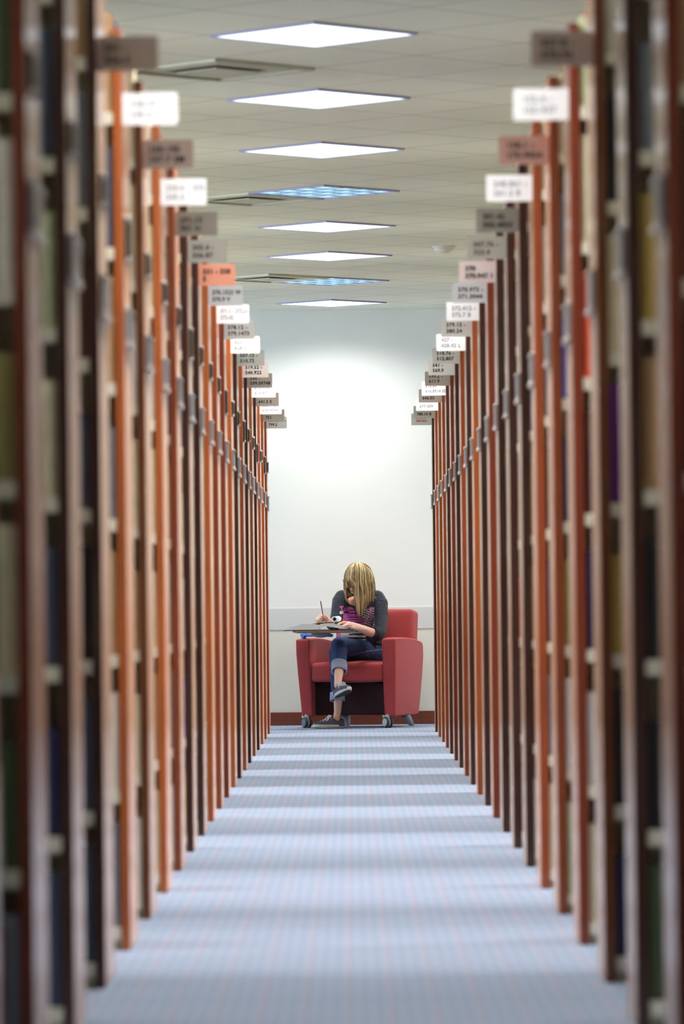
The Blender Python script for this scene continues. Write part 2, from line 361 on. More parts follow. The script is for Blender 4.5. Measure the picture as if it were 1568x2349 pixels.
for side, sg in (('l', -1), ('r', 1)):
    DEP = 0.45 if side == 'l' else 0.36; TH = 0.025 if side == 'l' else 0.029
    sname = 'left' if side == 'l' else 'right'
    for k in range(-4, 19):
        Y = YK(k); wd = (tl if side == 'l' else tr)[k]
        t = empty('bookshelf', (sg*X0, Y, 0))
        if k >= 0:
            s2 = signs[side][k][1] if k >= 6 else None
            lab = ('%s-ended library bookshelf in the %s row, %s sign on it' % (WOODN[wd], sname, s2 and ('the '+s2) or (ORD[k]+' nearest'))) if k >= 6 else \
                  '%s-ended library bookshelf of the %s row, %s with a sign counted from the camera' % (WOODN[wd], sname, ORD[k])
        else:
            lab = '%s-ended bookshelf at the %s edge of the photo, %s' % (WOODN[wd], sname, ['blurred, next before the signed ones','very blurred, second before the signed ones','outermost blurred one','beyond the frame'][-k-1])
        tag(t, lab, 'bookshelf', 'library bookshelves in the %s row' % sname)
        def X(a, b): return (a, b) if sg > 0 else (-b, -a)
        # end panel with a rounded nosing on its vertical edges
        def pan():
            me = meshbox((*X(0, TH), 0, DEP, 0.0, TOPZ), 0.003); return me
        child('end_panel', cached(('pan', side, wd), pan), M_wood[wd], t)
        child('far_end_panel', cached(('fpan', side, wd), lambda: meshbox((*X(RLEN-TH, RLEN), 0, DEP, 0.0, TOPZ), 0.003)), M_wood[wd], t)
        child('back_divider', cached(('div', side), lambda: meshbox((*X(TH, RLEN-TH), DEP/2-0.006, DEP/2+0.006, 0.0, TOPZ-0.2))), M_shelf, t)
        child('kick_plate', cached(('kick', side), lambda: meshbox((*X(TH, RLEN-TH), 0.02, DEP-0.02, 0.0, SH[0]-0.02))), M_shelf, t)
        for z in SH:
            def sh():
                bm = bmesh.new(); a, b = X(TH, RLEN-TH)
                box(bm, a, b, 0.012, DEP-0.012, -0.018, 0.0); box(bm, a, b, 0.006, 0.012, -0.030, 0.004); box(bm, a, b, DEP-0.012, DEP-0.006, -0.030, 0.004)
                bmesh.ops.recalc_face_normals(bm, faces=bm.faces); me = bpy.data.meshes.new('shelf'); bm.to_mesh(me); bm.free(); return me
            s = child('shelf', cached(('sh', side), sh), M_shelf, t); s.location = (0, 0, z)
            if k < 6:
                l = child('shelf_label', cached(('sl', side), lambda: meshbox((*X(TH+0.002, TH+0.13), 0.0035, 0.0058, -0.030, 0.004), 0.0005)), M_lip, s)
        # plates fixed on the aisle face
        h = child('label_holder', cached(('lh', side), lambda: meshbox((*X(-0.010, -0.0002), 0.06, DEP-0.06, 1.673, 1.765), 0.002)), M_holder, t)
        child('clip', cached(('cl', side), lambda: meshbox((*X(-0.014, -0.001), 0.06, DEP-0.06, 1.662, 1.680), 0.003)), M_chrome, h)
        child('clip', cached(('cl2', side), lambda: meshbox((*X(-0.014, -0.001), 0.06, DEP-0.06, 1.762, 1.770), 0.002)), M_chrome, h)
        if side == 'l' and k >= -2:
            tall = k in (15, 17, 12, 9, 5, 1)
            z1 = 2.02; z0 = z1 - (0.115 if tall else 0.07)
            h = child('notice_holder', cached(('nh', tall), lambda: meshbox((0.0002, 0.009, 0.10, 0.34, z0, z1), 0.001)), M_holder_dark, t)
            for zc in (z0, z1): child('clip', cached(('nc', tall, zc), lambda: meshbox((0.0004, 0.015, 0.11, 0.15, zc-0.008, zc+0.006), 0.003)), M_chrome, h)
        # range sign
        if k >= 0:
            l1, l2, ck = signs[side][k]
            zb = CAM_H + 1.336 + (0.012 if side == 'r' and k > 14 else 0)
            c0, c1 = (0.0, 0.152) if side == 'l' else (-0.152, 0.0)
            full = (l1+' '+l2).strip()
            if k >= 6: lab = '%s call number sign reading %s on the %s row' % (SN[ck], full, sname)
            else: lab = '%s blurred call number sign, %s from the camera in the %s row' % (SN[ck], ORD[k], sname)
            st = empty('range_sign', (sg*X0 + (0.0005 if side == 'l' else -0.0005), Y+0.03, zb)); tag(st, lab, 'sign', 'call number signs of the %s row' % sname)
            def card():
                bm = bmesh.new(); r = 0.005; pts = []
                for cx, cy, a0 in ((c1-r, 0.088-r, 0), (c0+r, 0.088-r, 90), (c0+r, r, 180), (c1-r, r, 270)):
                    for q in range(4):
                        a = math.radians(a0+q*30); pts.append((cx+r*math.cos(a), cy+r*math.sin(a)))
                prism(bm, pts, 'y', 0, 0.004); bmesh.ops.recalc_face_normals(bm, faces=bm.faces)
                me = bpy.data.meshes.new('card'); bm.to_mesh(me); bm.free(); return me
            child('card', cached(('card', side, ck), card), M_card[ck], st)
            bk = cached(('bk', side), lambda: meshbox((*( (0.0, 0.006) if side == 'l' else (-0.006, 0.0)), 0.0042, 0.030, 0.010, 0.078), 0.001)); child('bracket', bk, M_holder, st)
            small = (side == 'r' and k == 18)
            tm = text_mesh(l1+'\n'+l2 if l1 else l2, 0.021 if small else 0.027)
            ink = M_ink_red if small else (M_ink_grey if ck == 'w' else M_ink)
            xo = 0.018 if side == 'l' else (-0.118 if k == 18 else -0.128)
            o = child('lettering', tm, ink, st); o.rotation_euler = (math.radians(90), 0, 0)
            o.location = (xo, -0.0004, 0.060 if l1 else 0.034)
            o.scale = (1, 1, 1)
            ys = [v.co.y for v in tm.vertices]; cy = (min(ys)+max(ys))/2
            o.location.z = (0.0435 if l1 else 0.030) - cy
            wd_ = max(v.co.x for v in tm.vertices)
            if wd_ > 0.128:
                for v in tm.vertices: v.co.x *= 0.128/wd_

# ------------------------------------------------------------------ books
BC = {'cream': (222,212,176),'ivory': (232,228,212),'white': (224,222,216),'green': (70,84,50),'pale green': (196,204,160),'grey': (120,124,132),'blue': (70,84,170),'navy': (34,36,78),
      'orange': (226,84,44),'purple': (98,30,120),'maroon': (74,20,28),'tan': (178,140,96),'gold': (190,160,82),'olive': (150,140,80),'black': (26,24,24),'brown': (84,52,34),
      'red': (150,40,34),'slate': (70,76,96),'teal': (40,84,88)}
M_book = {k: mat('book_cloth_'+k.replace(' ', '_'), srgb(*c), 0.55, noise_amt=0.08) for k, c in BC.items()}
M_page = mat('book_pages', srgb(228, 222, 204), 0.8)
# first book at the aisle end, shelf by shelf from the top shelf down
cols = {
 ('r',-2): ['cream','tan','brown','black','slate','green','navy'], ('r',-1): ['tan','grey','gold','tan','black','black','green'],
 ('r',0): ['ivory','black','cream','purple','gold','black','navy'], ('r',1): ['pale green','cream','orange','maroon','navy','white','cream'],
 ('r',2): ['cream','grey','blue','navy','olive','white','pale green'], ('r',3): ['cream','ivory','grey','brown','navy','grey','cream'],
 ('r',4): ['tan','brown','slate','tan','tan','brown','ivory'],
 ('l',-2): ['cream','green','ivory','olive','cream','green','grey'], ('l',-1): ['black','slate','pale green','cream','slate','navy','slate'],
 ('l',0): ['tan','grey','brown','slate','black','slate','slate'], ('l',1): ['tan','slate','tan','grey','tan','ivory','grey'],
 ('l',2): ['cream','cream','white','cream','tan','cream','ivory'], ('l',3): ['ivory','cream','white','cream','cream','tan','cream'],
 ('l',4): ['ivory','grey','slate','tan','grey','grey','white']}
def book_mesh(w_, d, h, sg):
    """cover (0) wrapped around pages (1); spine faces -y; stands at x 0..w"""
    bm = bmesh.new(); c = 0.0025; n = 4
    x0, x1 = (0, w_) if sg > 0 else (-w_, 0)
    box(bm, x0, x0+c, 0.004, d, 0, h, 0); box(bm, x1-c, x1, 0.004, d, 0, h, 0)
    sp = [(x0 + (x1-x0)*i/6, 0.005 - 0.005*math.sin(math.pi*i/6)) for i in range(7)]
    poly = sp + [(x1, 0.008), (x0, 0.008)]
    prism(bm, poly, 'z', 0, h, 0)
    box(bm, x0+c, x1-c, 0.0081, d-0.004, 0.003, h-0.003, 1)
    bmesh.ops.recalc_face_normals(bm, faces=bm.faces)
    return bm
rb = random.Random(3)
first_w = {}
for (side, k), cl in cols.items():
    sg = -1 if side == 'l' else 1
    for i, cn in enumerate(cl):
        z = SH[6-i]; w_ = rb.uniform(0.028, 0.045); h = rb.uniform(0.24, 0.30) if i else rb.uniform(0.24, 0.29); d = rb.uniform(0.14, 0.155)
        if (side, k, i) in (('r',1,1), ('r',1,2), ('r',0,3)): h = 0.30
        bm = book_mesh(w_, d, h, sg)
        bk = from_bm('book', bm, [M_book[cn], M_page])
        bk.location = (sg*(X0+(0.025 if sg < 0 else 0.029)+0.001), YK(k)+0.014, z+0.0005)
        row = {0:'nearest signed', 1:'second signed', 2:'third signed', 3:'fourth signed', 4:'fifth signed', -1:'last unsigned', -2:'outermost'}[k]
        tag(bk, '%s book at the end of the %s shelf, %s bookshelf on the %s' % (cn, ['top','second','third','fourth','fifth','sixth','bottom'][i], row, 'left' if sg < 0 else 'right'), 'book', 'books at the aisle ends of the shelves')
        first_w[(side, k, i)] = w_
# the rest of the rows of books, deeper in the ranges
keys = list(BC.keys()); bm = bmesh.new()
for side, sg in (('l', -1), ('r', 1)):
    DEP = 0.45 if side == 'l' else 0.36; TH = 0.025 if side == 'l' else 0.029
    for k in range(-4, 19):
        n_in = 1.15 if k < 8 else 0.5
        for i in range(7):
            for face in ((0,) if k > 8 else (0, 1)):
                x = TH + 0.002 + (first_w.get((side, k, i), 0) + 0.0012 if face == 0 else 0)
                while x < TH + n_in:
                    w_ = rb.uniform(0.018, 0.05); h = rb.uniform(0.20, 0.29); d = rb.uniform(0.13, 0.155)
                    a, b = x, x+w_-0.0008; mi = rb.randrange(len(keys))
                    if rb.random() > 0.04:
                        y0 = YK(k)+0.014 if face == 0 else YK(k)+DEP-0.014-d
                        xa, xb = (X0+a, X0+b) if sg > 0 else (-X0-b, -X0-a)
                        box(bm, xa, xb, y0, y0+d, SH[6-i]+0.0005, SH[6-i]+h, mi)
                    x += w_
rest = from_bm('packed_books', bm, [M_book[q] for q in keys])
tag(rest, 'rows of mixed coloured books packed deeper along all the shelves', 'books', None, 'stuff')

# ------------------------------------------------------------------ lounge chair
YAW = math.radians(-21)
M_fab = mat('red_upholstery', srgb(176, 62, 64), 0.85, sheen=0.15, noise_amt=0.08, noise_scale=160, bump=0.25, bump_scale=500)
M_dark = mat('shaded_dark_fabric', srgb(42, 14, 20), 0.9)  # under-seat fabric, dark, with the shade below the cushion put into it
M_rubber = mat('caster_rubber', srgb(30, 32, 40), 0.4, coat=0.3); M_silver = mat('caster_metal', srgb(206, 210, 214), 0.35, metal=0.15)
M_legm = mat('leg_metal', srgb(160, 168, 172), 0.35, metal=0.15)
M_tab = mat('tablet_maple', srgb(160, 118, 74), 0.45, coat=0.2, noise_amt=0.15, noise_scale=4, stretch=(1, 6, 6))
M_tabtop = mat('tablet_laminate', srgb(120, 112, 108), 0.4)
M_bracket = mat('blue_bracket', srgb(52, 110, 190), 0.4, coat=0.3); M_disc = mat('grey_disc', srgb(110, 122, 140), 0.4)
chair = empty('lounge_chair', (-0.05, 38.5, 0), YAW)
tag(chair, 'red upholstered lounge armchair on casters with a tablet arm, at the end of the aisle', 'armchair')
def arm(sg):
    # side profile (y, z), loft between inner and outer side, outer side tucked in towards the bottom
    top = [(0.0, 0.690), (0.10, 0.697), (0.22, 0.697), (0.36, 0.690), (0.50, 0.676), (0.60, 0.660), (0.630, 0.640), (0.634, 0.55), (0.625, 0.40), (0.60, 0.20), (0.585, 0.105), (0.56, 0.095), (0.05, 0.090)]
    bm = bmesh.new()
    def xo(z): return sg*(0.388 + 0.0245*min(1, max(0, (z-0.09)/0.45)))
    def xi(z): return sg*(0.300 + 0.003*(z/0.7))
    A = [bm.verts.new((xi(z), y, z)) for y, z in top]; B = [bm.verts.new((xo(z), y, z)) for y, z in top]
    # add mid-height verts on the front for the curved taper
    fr = [(0.035, 0.25), (0.018, 0.42), (0.004, 0.58)]
    A += [bm.verts.new((xi(z), y, z)) for y, z in fr]; B += [bm.verts.new((xo(z), y, z)) for y, z in fr]
    n = len(A)
    bm.faces.new(A); bm.faces.new(B[::-1])
    for i in range(n): bm.faces.new((A[i], B[i], B[(i+1)%n], A[(i+1)%n]))
    bmesh.ops.recalc_face_normals(bm, faces=bm.faces)
    es = [e for e in bm.edges if len(e.link_faces) == 2 and e.calc_face_angle(0) > 0.6]
    bmesh.ops.bevel(bm, geom=es, offset=0.014, segments=4, affect='EDGES', profile=0.5)
    o = from_bm('armrest', bm, M_fab, chair, smooth=True)
    return o
for sg in (-1, 1):
    a = arm(sg)
    bm = bmesh.new()   # welt along the front edge
    tube(bm, [(sg*0.308, -0.001, 0.68), (sg*0.307, 0.006, 0.55), (sg*0.305, 0.022, 0.40), (sg*0.303, 0.040, 0.24), (sg*0.303, 0.050, 0.11)], 0.0028, 6)
    from_bm('seam', bm, M_fab, a)
def soft_box(name, b, r, m, parent, bulge=(0, 0, 0), rot=None, n=8, off=None):
    bm = bmesh.new(); box(bm, *b)
    bmesh.ops.bevel(bm, geom=list(bm.edges), offset=r, segments=4, affect='EDGES', profile=0.5)
    bmesh.ops.subdivide_edges(bm, edges=[e for e in bm.edges if e.calc_length() > 0.1], cuts=n, use_grid_fill=True)
    cx, cy, cz = (b[0]+b[1])/2, (b[2]+b[3])/2, (b[4]+b[5])/2; hx, hy, hz = (b[1]-b[0])/2, (b[3]-b[2])/2, (b[5]-b[4])/2
    for v in bm.verts:
        u = ((v.co.x-cx)/hx, (v.co.y-cy)/hy, (v.co.z-cz)/hz); f = [max(0.0, 1-q*q) for q in u]
        v.co.x += u[0]*bulge[0]*f[1]*f[2]; v.co.y += u[1]*bulge[1]*f[0]*f[2]; v.co.z += u[2]*bulge[2]*f[0]*f[1]
    o = from_bm(name, bm, m, parent, smooth=True)
    if rot: bm = None; o.rotation_euler = rot
    if off: o.location = off
    return o
soft_box('seat_cushion', (-0.298, 0.298, 0.02, 0.56, 0.358, 0.505), 0.028, M_fab, chair, (0, 0.006, 0.014))
soft_box('backrest', (-0.305, 0.335, 0.0, 0.155, 0.0, 0.49), 0.03, M_fab, chair, (0, 0.01, 0.006), rot=(math.radians(-8), 0, 0), off=(0, 0.535, 0.432))
bm = bmesh.new(); box(bm, -0.299, 0.299, 0.12, 0.56, 0.100, 0.355); bmesh.ops.bevel(bm, geom=list(bm.edges), offset=0.006, segments=2, affect='EDGES'); from_bm('seat_base', bm, M_dark, chair)
boxo('back_panel', (-0.299, 0.299, 0.565, 0.66, 0.11, 0.44), M_fab, chair, 0.012)
def ywheel(bm, c, r, w_, mi=0, n=28):
    prof = [(0.0, -w_/2), (r*0.82, -w_/2), (r, -w_/2+0.004), (r, w_/2-0.004), (r*0.82, w_/2), (0.0, w_/2)]
    rings = []
    for rr, x in prof[1:-1]:
        rings.append([bm.verts.new((c[0]+x, c[1]+rr*math.cos(2*math.pi*k/n), c[2]+rr*math.sin(2*math.pi*k/n))) for k in range(n)])
    for i in range(len(rings)-1):
        for k in range(n):
            f = bm.faces.new((rings[i][k], rings[i][(k+1)%n], rings[i+1][(k+1)%n], rings[i+1][k])); f.material_index = mi; f.smooth = (i == 1)
    bm.faces.new(rings[0]).material_index = mi; bm.faces.new(rings[-1]).material_index = mi
for sg in (-1, 1):
    cst = empty('caster', (sg*0.335-0.012, 0.055, 0.0435)); cst.parent = chair; cst.rotation_euler = (0, 0, math.radians(52))
    for dx in (-0.014, 0.014):
        bm = bmesh.new(); ywheel(bm, (dx*1.15, 0, 0), 0.043, 0.018); from_bm('wheel', bm, M_rubber, cst)
    bm = bmesh.new(); ywheel(bm, (0, 0, 0), 0.040, 0.011); box(bm, -0.012, 0.012, -0.012, 0.012, 0.02, 0.062); from_bm('caster_core', bm, M_silver, cst)
    bm = bmesh.new(); ywheel(bm, (0.0268, 0, 0), 0.031, 0.003); ywheel(bm, (-0.0268, 0, 0), 0.031, 0.003); from_bm('hub_cap', bm, M_silver if sg > 0 else M_disc, cst)
    bm = bmesh.new(); prism(bm, [(-0.01, 0.046), (0.065, 0.056), (0.065, 0.047), (0.030, -0.002), (0.016, 0.000), (0.020, 0.035)], 'x', -0.008, 0.008); from_bm('fork', bm, M_silver, cst)
    bm = bmesh.new(); tube(bm, [(sg*0.25, 0.63, 0.1), (sg*0.262, 0.71, 0.035), (sg*0.27, 0.74, 0.0)], [0.036, 0.024, 0.018], 16); from_bm('leg', bm, M_legm, chair)
# tablet arm: built in world axes, then parented with the inverse of the chair's placement
CHINV = (Matrix.Translation((-0.05, 38.5, 0)) @ Matrix.Rotation(YAW, 4, 'Z')).inverted()
def wchild(o, parent=None):
    o.parent = parent or chair; o.matrix_parent_inverse = CHINV if (parent or chair) is chair else Matrix.Identity(4); return o
def rrect(x0, x1, y0, y1, r, n=8):
    pts = []
    for cx, cy, a0 in ((x1-r, y1-r, 0), (x0+r, y1-r, 90), (x0+r, y0+r, 180), (x1-r, y0+r, 270)):
        for q in range(n+1):
            a = math.radians(a0+q*90/n); pts.append((cx+r*math.cos(a), cy+r*math.sin(a)))
    return pts
TZ = 0.7585
bm = bmesh.new(); tp = rrect(-0.455, 0.034, 38.17, 38.53, 0.10)
prism(bm, tp, 'z', TZ-0.004, TZ)
tt = wchild(from_bm('tablet_top', bm, M_tabtop))
cxt, cyt = -0.21, 38.35
bm = bmesh.new()
r0 = [bm.verts.new((x, y, TZ-0.0041)) for x, y in tp]; r1 = [bm.verts.new((cxt+(x-cxt)*0.96, cyt+(y-cyt)*0.95, TZ-0.014)) for x, y in tp]; r2 = [bm.verts.new((cxt+(x-cxt)*0.82, cyt+(y-cyt)*0.8, TZ-0.021)) for x, y in tp]
n = len(tp); bm.faces.new(r0); bm.faces.new(r2[::-1])
for a, b in ((r0, r1), (r1, r2)):
    for i in range(n): bm.faces.new((a[i], b[i], b[(i+1)%n], a[(i+1)%n])).smooth = True
wchild(from_bm('tablet_board', bm, M_tab))
a = P(697, 1466, 38.66); b = P(697, 1457, 38.62); c = P(757, 1457, 38.42)
bm = bmesh.new()
q = [Vector((a.x, a.y, 0.655)), Vector((a.x, a.y, 0.722))]; tube(bm, q, [0.017, 0.017], 16)
tube(bm, [Vector((a.x, a.y, 0.722)), Vector((a.x-0.004, a.y-0.004, 0.728))], [0.03, 0.028], 18)
tube(bm, [Vector((a.x-0.022, a.y+0.01, 0.722)), Vector((a.x+0.03, a.y-0.03, 0.722)), Vector((-0.20, 38.48, 0.720)), Vector((-0.15, 38.42, 0.718))], [0.011, 0.013, 0.013, 0.012], 12)
wchild(from_bm('tablet_bracket', bm, M_bracket))
bm = bmesh.new(); lathe(bm, [(0.075, 0.736), (0.074, 0.728), (0.06, 0.715), (0.035, 0.705), (0.01, 0.702)]); dsc = wchild(from_bm('pivot_disc', bm, M_disc))
for v in dsc.data.vertices: v.co.x += -0.235; v.co.y += 38.40

# ------------------------------------------------------------------ solids by union
def _usphere(nu=14, nv=9):
    vs = [(0, 0, 1)]; fs = []
    for i in range(1, nv):
        a = math.pi*i/nv
        for k in range(nu): b = 2*math.pi*k/nu; vs.append((math.sin(a)*math.cos(b), math.sin(a)*math.sin(b), math.cos(a)))
    vs.append((0, 0, -1))
    for k in range(nu): fs.append((0, 1+k, 1+(k+1)%nu))
    for i in range(nv-2):
        for k in range(nu): a0 = 1+i*nu; fs.append((a0+k, a0+nu+k, a0+nu+(k+1)%nu, a0+(k+1)%nu))
    l = len(vs)-1; a0 = 1+(nv-2)*nu
    for k in range(nu): fs.append((l, a0+(k+1)%nu, a0+k))
    return vs, fs
US = _usphere()
def chain(pts, step=0.5):
    """pts: (Vector, r | (rx,ry,rz)[, rot]) -> dense list of ellipsoids between them"""
    out = []
    for (a, b) in zip(pts[:-1], pts[1:]):
        pa, pb = Vector(a[0]), Vector(b[0]); ra = a[1] if isinstance(a[1], tuple) else (a[1],)*3; rb_ = b[1] if isinstance(b[1], tuple) else (b[1],)*3
        rot = a[2] if len(a) > 2 else None
        n = max(1, int(math.ceil((pb-pa).length/(step*min(min(ra), min(rb_))))))
        for i in range(n+1):
            t = i/n; out.append((pa.lerp(pb, t), tuple(ra[q]*(1-t)+rb_[q]*t for q in range(3)), rot))
    return out
def vol(name, prims, voxel, smooth, m, parent=None, colfn=None, cut=None):
    vs = []; fs = []
    for c, r, rot in prims:
        b = len(vs)
        for x, y, z in US[0]:
            v = Vector((x*r[0], y*r[1], z*r[2]))
            if rot is not None: v = rot @ v
            vs.append(v + c)
        fs += [tuple(b+i for i in f) for f in US[1]]
    org = vs[0].copy(); me = bpy.data.meshes.new(name); me.from_pydata([v-org for v in vs], [], fs)
    o = bpy.data.objects.new('tmp', me); C.objects.link(o)
    md = o.modifiers.new('r', 'REMESH'); md.mode = 'VOXEL'; md.voxel_size = voxel; md.use_smooth_shade = True
    if smooth: ms = o.modifiers.new('s', 'SMOOTH'); ms.factor = 0.5; ms.iterations = smooth
    nm = bpy.data.meshes.new_from_object(o.evaluated_get(bpy.context.evaluated_depsgraph_get()))
    bpy.data.objects.remove(o)
    for v in nm.vertices: v.co += org
    if cut:
        bm = bmesh.new(); bm.from_mesh(nm); bmesh.ops.delete(bm, geom=[v for v in bm.verts if cut(v.co)], context='VERTS'); bm.to_mesh(nm); bm.free()
    for p in nm.polygons: p.use_smooth = True
    if colfn:
        ca = nm.color_attributes.new('Col', 'FLOAT_COLOR', 'POINT')
        for v in nm.vertices: ca.data[v.index].color = colfn(v.co, v.normal)
    return link(name, nm, m, parent)

# ------------------------------------------------------------------ the reader
SKIN = srgb(240, 190, 170); 
M_skin = mat('skin', SKIN, 0.5, attr='Col', spec=0.3); M_skin.node_tree.nodes['Principled BSDF'].inputs['Subsurface Weight'].default_value = 0.1
M_skin.node_tree.nodes['Principled BSDF'].inputs['Subsurface Radius'].default_value = (0.01, 0.004, 0.002)
M_shirt = mat('knit_sweater', srgb(48, 54, 66), 0.9, attr='Col', sheen=0.15, bump=0.9, bump_scale=26)
M_jean = mat('denim', srgb(34, 58, 108), 0.85, attr='Col', noise_amt=0.12, noise_scale=60, bump=0.8, bump_scale=34)
M_cuff = mat('denim_inside', srgb(150, 162, 186), 0.9, noise_amt=0.1, noise_scale=120)
M_hair = mat('blonde_hair', srgb(196, 164, 104), 0.45, attr='Col', spec=0.4)
M_canvas = mat('grey_canvas', srgb(88, 84, 96), 0.9, noise_amt=0.06, noise_scale=300); M_sole = mat('white_rubber', srgb(218, 216, 212), 0.5)
M_tread = mat('brown_outsole', srgb(58, 46, 38), 0.7); M_lace = mat('white_lace', srgb(238, 238, 242), 0.7)
person = empty('person', (0.0, 38.85, 0.0))
tag(person, 'person with long blonde hair, dark sweater and jeans, sitting cross-legged and writing', 'person')
PINV = Matrix.Translation((0.0, 38.85, 0.0)).inverted()
def pchild(o, parent=None):
    o.parent = parent or person
    if (parent or person) is person: o.matrix_parent_inverse = PINV
    return o
RZ = Matrix.Rotation(math.radians(-14), 3, 'Z')
# head frame
HR = Matrix.Rotation(math.radians(16), 3, 'Y') @ Matrix.Rotation(math.radians(-18), 3, 'Z') @ Matrix.Rotation(math.radians(36), 3, 'X')
# columns: local x = right, local y = away from face, local z = up ; face looks along -y
HC = P(818.5, 1325.5, 38.68)
def H(x, f, z): return HC + HR @ Vector((x, -f, z))
head = []
head.append((H(0, -0.012, 0.018), (0.074, 0.092, 0.090), HR))        # cranium
head += chain([(H(0, 0.022, -0.02), (0.060, 0.062, 0.062), HR), (H(0, 0.034, -0.075), (0.040, 0.040, 0.034), HR)])   # face to jaw
head.append((H(0, 0.060, -0.096), (0.020, 0.016, 0.015), HR))        # chin
head += chain([(H(0, 0.082, -0.012), 0.009), (H(0, 0.100, -0.045), 0.0115)])  # nose
for s in (-1, 1):
    head.append((H(s*0.013, 0.090, -0.048), (0.008, 0.008, 0.007), HR))
    head.append((H(s*0.075, -0.005, -0.020), (0.010, 0.020, 0.030), HR))   # ears
    head.append((H(s*0.040, 0.055, -0.040), (0.022, 0.022, 0.020), HR))   # cheeks
    head.append((H(s*0.030, 0.072, 0.012), (0.024, 0.012, 0.008), HR))   # brows
head.append((H(0, 0.082, -0.070), (0.021, 0.010, 0.0055), HR)); head.append((H(0, 0.080, -0.079), (0.018, 0.010, 0.006), HR))   # lips
neck = chain([(H(0, -0.02, -0.06), 0.048), (P(824, 1362, 38.78), 0.048), (P(829, 1372, 38.85), 0.055)])
# joints
shL, shR = P(866, 1376, 38.86), P(783, 1376, 38.81)      # viewer's right / viewer's left
elL, wrL = P(869, 1456, 38.66), P(808, 1434, 38.45)
elR, wrR = P(766, 1436, 38.66), P(748, 1421, 38.45)
chest, waist, hip = P(827, 1402, 38.86), P(838, 1450, 38.93), P(842, 1496, 38.95)
hipL, hipR = P(860, 1500, 38.93), P(826, 1503, 38.97)
knL, anL = P(777, 1481, 38.57), P(774, 1572, 38.28)
knR, anR = P(773, 1497, 38.62), P(774, 1632, 38.50)
torso = chain([(P(826, 1380, 38.85), (0.115, 0.07, 0.05), RZ), (chest, (0.13, 0.095, 0.08), RZ), (waist, (0.118, 0.09, 0.08), RZ), (hip, (0.15, 0.11, 0.09), RZ)])
body = head + neck + torso
body += chain([(shL, 0.044), (P(872, 1415, 38.78), 0.040), (elL, 0.035), (P(845, 1449, 38.57), 0.036), (wrL, 0.024)])
body += chain([(shR, 0.042), (P(772, 1405, 38.73), 0.034), (elR, 0.033), (P(757, 1429, 38.56), 0.034), (wrR, 0.025)])
body += chain([(hipL, 0.085), (knL, 0.055), (P(778, 1512, 38.48), 0.048), (P(777, 1540, 38.38), 0.037), (anL, 0.028)])
body += chain([(hipR, 0.085), (knR, 0.055), (P(773, 1545, 38.58), 0.05), (P(775, 1600, 38.53), 0.036), (anR, 0.029), (P(771, 1650, 38.50), 0.026)])
def hand(wr, d, pn, sg, curls, spread=0.0, scale=1.0):
    """d: wrist->knuckles, pn: palm normal (side the fingers curl to); sg: thumb side along d x pn"""
    d = d.normalized(); pn = (pn - d*pn.dot(d)).normalized(); s = d.cross(pn)*sg
    out = chain([(wr, 0.022), (wr + d*0.035, (0.022, 0.022, 0.022))])
    for q in (-0.026, -0.009, 0.009, 0.026):
        out += chain([(wr + d*0.02 + s*q*0.7, 0.0135), (wr + d*0.078 + s*q, 0.0115)], 0.4)
    L = [(0.026, (0.036, 0.024, 0.020)), (0.009, (0.041, 0.027, 0.021)), (-0.009, (0.038, 0.025, 0.020)), (-0.026, (0.030, 0.019, 0.018))]
    for (q, ls), cu in zip(L, curls):
        p = wr + d*0.080 + s*q; a = cu[0]; pts = [(p, 0.0088)]
        for i, l in enumerate(ls):
            dr = d*math.cos(a) + pn*math.sin(a) + s*(q*spread*10)
            p = p + dr.normalized()*l*scale; pts.append((p, 0.0082-0.0006*i)); a += cu[i+1] if i < 2 else 0
        out += chain(pts, 0.35)
    b = wr + d*0.025 + s*0.026; t1 = b + (d*0.55 + s*0.75 + pn*0.25).normalized()*0.035; t2 = t1 + (d*0.75 + s*0.15 + pn*0.55).normalized()*0.030; t3 = t2 + (d*0.8 - s*0.1 + pn*0.5).normalized()*0.024
    out += chain([(wr + d*0.012 + s*0.014, 0.015), (b, 0.0135), (t1, 0.0105), (t2, 0.009), (t3, 0.0078)], 0.35)
    return out
body += hand(wrL, Vector((-0.92, -0.22, 0.22)), Vector((-0.1, -0.25, -1)), 1, [(0.5, 0.5, 0.3), (0.55, 0.6, 0.35), (0.6, 0.65, 0.4), (0.7, 0.7, 0.4)], 0.15)
body += hand(wrR, Vector((-0.62, -0.60, 0.28)), Vector((0.62, -0.35, -0.75)), -1, [(0.9, 0.9, 0.5), (1.1, 1.0, 0.6), (1.25, 1.1, 0.7), (1.35, 1.15, 0.7)])
lipc = srgb(214, 124, 126); blush = srgb(222, 150, 140)
def skin_col(p, n):
    q = HR.transposed() @ (p - HC); f = -q.y
    if f > 0.076 and abs(q.x) < 0.022 and -0.085 < q.z < -0.066: return lipc
    if f > 0.05:
        for s in (-1, 1):
            dx, dz = q.x - s*0.031, q.z + 0.004
            if (dx/0.015)**2 + (dz/0.005)**2 < 1: return srgb(60, 44, 40)
            if abs(dx) < 0.018 and abs(q.z-0.019+0.1*abs(dx)) < 0.0032: return srgb(150, 118, 80)
    return SKIN
bodyo = pchild(vol('body', body, 0.0042, 4, M_skin, None, skin_col))

